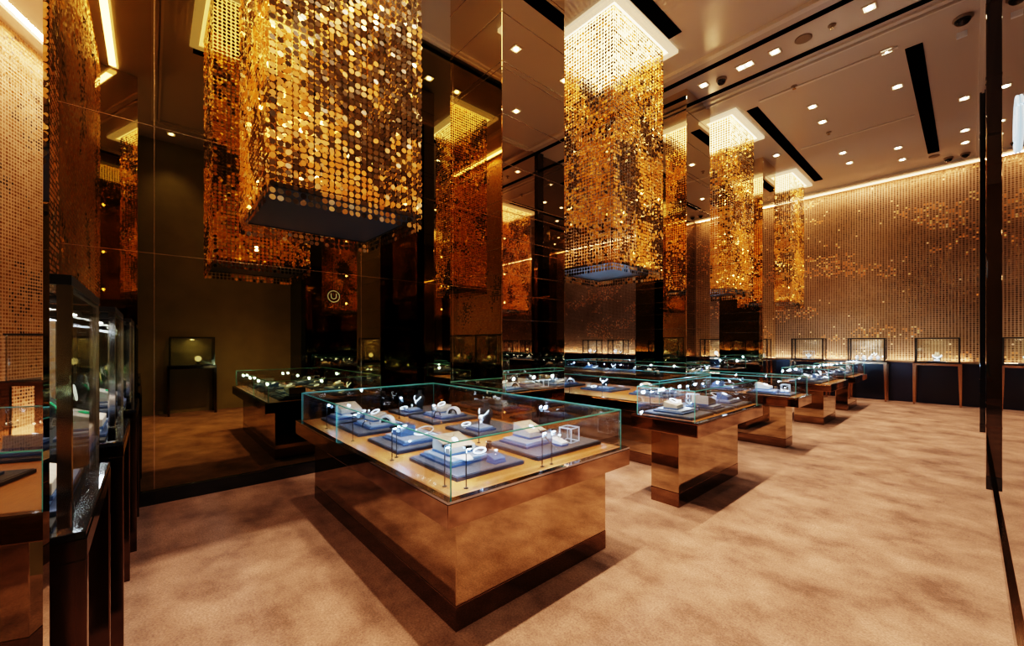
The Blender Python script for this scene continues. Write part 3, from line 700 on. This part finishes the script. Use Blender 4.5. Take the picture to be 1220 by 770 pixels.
# ------------------------------------------------------------------ wall cases
CW, CD = .54 * S, .30 * S          # width, depth ; local x along width, -y = front
def make_case(label, loc, rz, ztop=1.085, end_panel=True):
    t = thing('wall_case', label, 'display case', loc, rz, 'framed glass cases along the walls')
    w, d = CW / 2, CD; zd = .665 * S; zt = ztop * S; lw = .065
    for sx in (-1, 1):
        if end_panel:
            a, b = sorted((sx * w, sx * (w - .04)))
            obj('leg', box(a, b, 0, .11, 0, zd - .05, bevel=.004), DARKBRZ, t); obj('leg', box(a, b, d - .11, d, 0, zd - .05, bevel=.004), DARKBRZ, t)
        else:
            for y in (0, d - lw):
                bm = bmesh.new(); a, b = (sx * w, sx * (w - lw)); c_ = sx * (w - lw * .6)
                vs = [bm.verts.new(p) for p in ((sx * (w - .006), y + .006, 0), (c_, y + .006, 0), (c_, y + lw - .006, 0), (sx * (w - .006), y + lw - .006, 0), (a, y, zd - .05), (b, y, zd - .05), (b, y + lw, zd - .05), (a, y + lw, zd - .05))]
                for f in ((0, 3, 2, 1), (4, 5, 6, 7), (0, 1, 5, 4), (1, 2, 6, 5), (2, 3, 7, 6), (3, 0, 4, 7)): bm.faces.new([vs[i] for i in f])
                obj('leg', bm, LEGBRZ, t)
    obj('apron', boxes([(-w, w, 0, .03, zd - .05, zd), (-w, w, d - .03, d, zd - .05, zd), (-w, -w + .04, .03, d - .03, zd - .05, zd), (w - .04, w, .03, d - .03, zd - .05, zd)]), DARKBRZ if end_panel else LEGBRZ, t)
    obj('deck', box(-w + .002, w - .002, .002, d - .002, zd, zd + .02, bevel=.003), BLACKG, t)
    obj('pad', box(-w + .07, w - .07, .07, d - .06, zd + .02, zd + .026), VELVET, t)
    k = .026 if end_panel else .03; i_ = .03; g = (-w + i_, w - i_, i_, d - i_); z0 = zd + .02
    for X_ in (g[0], g[1] - k):
        for Y_ in (g[2], g[3] - k): obj('post', box(X_, X_ + k, Y_, Y_ + k, z0, zt - k), CHROME if end_panel else VELVET, t)
    tf = obj('top_frame', boxes([(g[0], g[1], g[2], g[2] + k, zt - k, zt), (g[0], g[1], g[3] - k, g[3], zt - k, zt), (g[0], g[0] + k, g[2] + k, g[3] - k, zt - k, zt), (g[1] - k, g[1], g[2] + k, g[3] - k, zt - k, zt)]), BLACKM if end_panel else VELVET, t)
    obj('lamp_bar', box(g[0] + .1, g[1] - .1, d / 2 - .025, d / 2 + .025, zt - .018, zt - .002), BLACKM, tf)
    obj('diode', boxes([(x - .012, x + .012, d / 2 - .012, d / 2 + .012, zt - .022, zt - .018) for x in (-.2, -.07, .07, .2)]), LEDW, tf)
    e = .004
    obj('glass_pane', box(g[0] + k, g[1] - k, g[2] + e, g[2] + 2 * e, z0, zt - k), GLASS, t)
    obj('glass_pane', box(g[0] + k, g[1] - k, g[3] - 2 * e, g[3] - e, z0, zt - k), GLASS, t)
    for X_ in (g[0] + e, g[1] - 2 * e): obj('glass_pane', box(X_, X_ + e, g[2] + k, g[3] - k, z0, zt - k), GLASS, t)
    obj('glass_lid', box(g[0] + k, g[1] - k, g[2] + k, g[3] - k, zt - .007, zt - .002), GLASS, t)
    return t
def case_light(loc, rz, ztop, col, e):
    p = Matrix.Rotation(rz, 3, 'Z') @ Vector((0, CD / 2, ztop * S - .05)) + Vector(loc)
    light('AREA', 'case_light', p, e, col, None, shape='RECTANGLE', size=.4, size_y=.06)
ZC = .665 * S + .026 + EPS
def inside(loc, rz, x, y, dz=0):
    p = Matrix.Rotation(rz, 3, 'Z') @ Vector((x, y, ZC + dz)) + Vector(loc); return tuple(p)
WC = ['nearest the right wall', 'second from the right wall', 'third from the right wall', 'fourth from the right wall', 'fifth from the right wall', 'sixth from the right wall', 'seventh from the right wall', 'eighth from the right wall', 'ninth from the right wall']
WO = ['first', 'second', 'third', 'fourth', 'fifth', 'sixth', 'seventh', 'eighth', 'ninth']
proto = None
for i in range(9):
    x = -.345 - .848 * i; loc = (S * x, S * 9.24, 0); lab = 'bronze legged glass case against the back sequin wall, ' + WC[i]
    if proto is None: proto = make_case(lab, loc, 0, 1.075, False)
    else: dup(proto, loc, 0, lab)
    w = 'in ' + WO[i] + ' back case from right wall'
    if i == 0:
        bust(inside(loc, 0, .0, .24), 'cream bust ' + w, 0, BUSTW, .24); case_light(loc, 0, 1.07, (1, .85, .6), 3)
        riser(.34, .12, inside(loc, 0, 0, .10), 'stepped blue riser ' + w); piece('bracelet', inside(loc, 0, 0, .10, .032), 'bracelet on the riser ' + w)
    elif i == 1:
        for k in range(4): bust(inside(loc, 0, -.21 + .14 * k, .26), '%s of four low busts %s' % (['leftmost', 'second', 'third', 'rightmost'][k], w), 0, WHITE, .13)
        case_light(loc, 0, 1.07, (.85, .93, 1), 12)
    elif i == 2:
        acrylic(inside(loc, 0, 0, .24), 'tall clear display cube ' + w, 0, .22); bust(inside(loc, 0, 0, .24), 'grey-white bust ' + w, 0, WHITE, .17); case_light(loc, 0, 1.07, (.8, .9, 1), 3)
    elif i in (4, 6):
        medallion(inside(loc, 0, 0, .22), 'round lit dial on a black stand ' + w); case_light(loc, 0, 1.07, (1, .85, .6), 2.5)
    else:
        bust(inside(loc, 0, -.12, .24), 'white bust ' + w, 0, WHITE, .2); bust(inside(loc, 0, .13, .24), 'black bust ' + w, 0, VELVET, .16); case_light(loc, 0, 1.07, (.9, .95, 1), 4)
LW = ['nearest the camera', 'second along', 'third along']
pl = None
for i, (x, y) in enumerate([(-1.27, -.082), (-2.09, -.067), (-2.915, -.052)]):
    loc = (S * x, S * y, 0); lab = 'dark chrome framed glass case on the left, ' + LW[i]
    if pl is None: pl = make_case(lab, loc, PI, 1.115, True)
    else: dup(pl, loc, PI, lab)
    w = 'in left glass case ' + LW[i]
    r1 = riser(.5, .18, inside(loc, PI, 0, .16), 'stepped blue riser ' + w, PI)
    p = inside(loc, PI, -.08, .16, .032 + EPS); h0, h1 = wedge(.24, .15, p, 'cream wedge cushion ' + w, PI)
    piece('pendant', slope_loc(p, PI, .15, h0, h1, 0), 'green stone pendant ' + w, PI, pitch=math.atan2(h1 - h0, .15), stone=EMERALD)
    bust(inside(loc, PI, .22, .335), 'black bust ' + w, PI, VELVET, .22, EMERALD)
    medallion(inside(loc, PI, -.25, .33), 'round lit dial on a black stand ' + w, PI)
    case_light(loc, PI, 1.10, (.85, .92, 1), 3)
# case on the near right wall, seen in the dark mirror
loc = (S * .75 - CD - .06 + CD, S * .43, 0); loc = (S * .73 - CD, S * .43, 0)
make_case('glass case by the plain wall, seen only in the dark mirror', loc, -PI / 2, 1.075, True)
medallion(inside(loc, -PI / 2, -.1, .22), 'round lit dial in the case seen in the dark mirror', -PI / 2); case_light(loc, -PI / 2, 1.07, (1, .95, .8), 6)
loc = (S * 3.3, S * -2.5 + CD, 0)
make_case('glass case before the sequin curtain seen in the tilted mirror', loc, PI, 1.075, True)

# ------------------------------------------------------------------ lights
def area(name, x, y, z, sx, sy, e, col, rot=(0, 0, 0)):
    light('AREA', name, (S * x, S * y, S * z), e, col, None, shape='RECTANGLE', size=S * sx, size_y=S * sy, rot=rot)
# cove grazers over the sequin walls and the uplight on the back ledge
area('cove_wash', -4.4, YB - .14, HC - .03, 8.8, .05, 190, (1, .60, .33))
area('ledge_wash', -4.4, YB - .05, .69, 8.8, .03, 95, (1, .66, .40), (PI, 0, 0))
area('cove_wash', -2.15, YN + .11, HC - .03, 2.3, .05, 60, (1, .56, .25))
area('cove_wash', 3.1, -2.40, HC - .03, 4.0, .05, 480, (1, .62, .36))
area('ledge_wash', 3.1, -2.54, .1, 4.0, .03, 230, (1, .62, .36), (PI, 0, 0))

w = bpy.data.worlds.new('World'); bpy.context.scene.world = w; w.use_nodes = True
w.node_tree.nodes['Background'].inputs[0].default_value = (.02, .015, .01, 1)

# ------------------------------------------------------------------ camera and view
F = 484.; U0, V0 = 610, 408
cam = bpy.data.cameras.new('camera'); co = bpy.data.objects.new('camera', cam); C.objects.link(co)
co.location = (0, 0, S); co.rotation_euler = (PI / 2, 0, math.radians(48.4))
cam.sensor_width = 36; cam.sensor_fit = 'HORIZONTAL'; cam.lens = F / 1220 * 36; cam.shift_y = (V0 - 385) / 1220; cam.clip_start = .02
sc = bpy.context.scene; sc.camera = co
sc.view_settings.view_transform = 'Filmic'; sc.view_settings.look = 'High Contrast'; sc.view_settings.exposure = 0.
cy = sc.cycles
cy.max_bounces = 12; cy.glossy_bounces = 7; cy.diffuse_bounces = 3; cy.transparent_max_bounces = 24; cy.transmission_bounces = 4
cy.sample_clamp_indirect = 6; cy.use_denoising = True; cy.caustics_reflective = False; cy.caustics_refractive = False
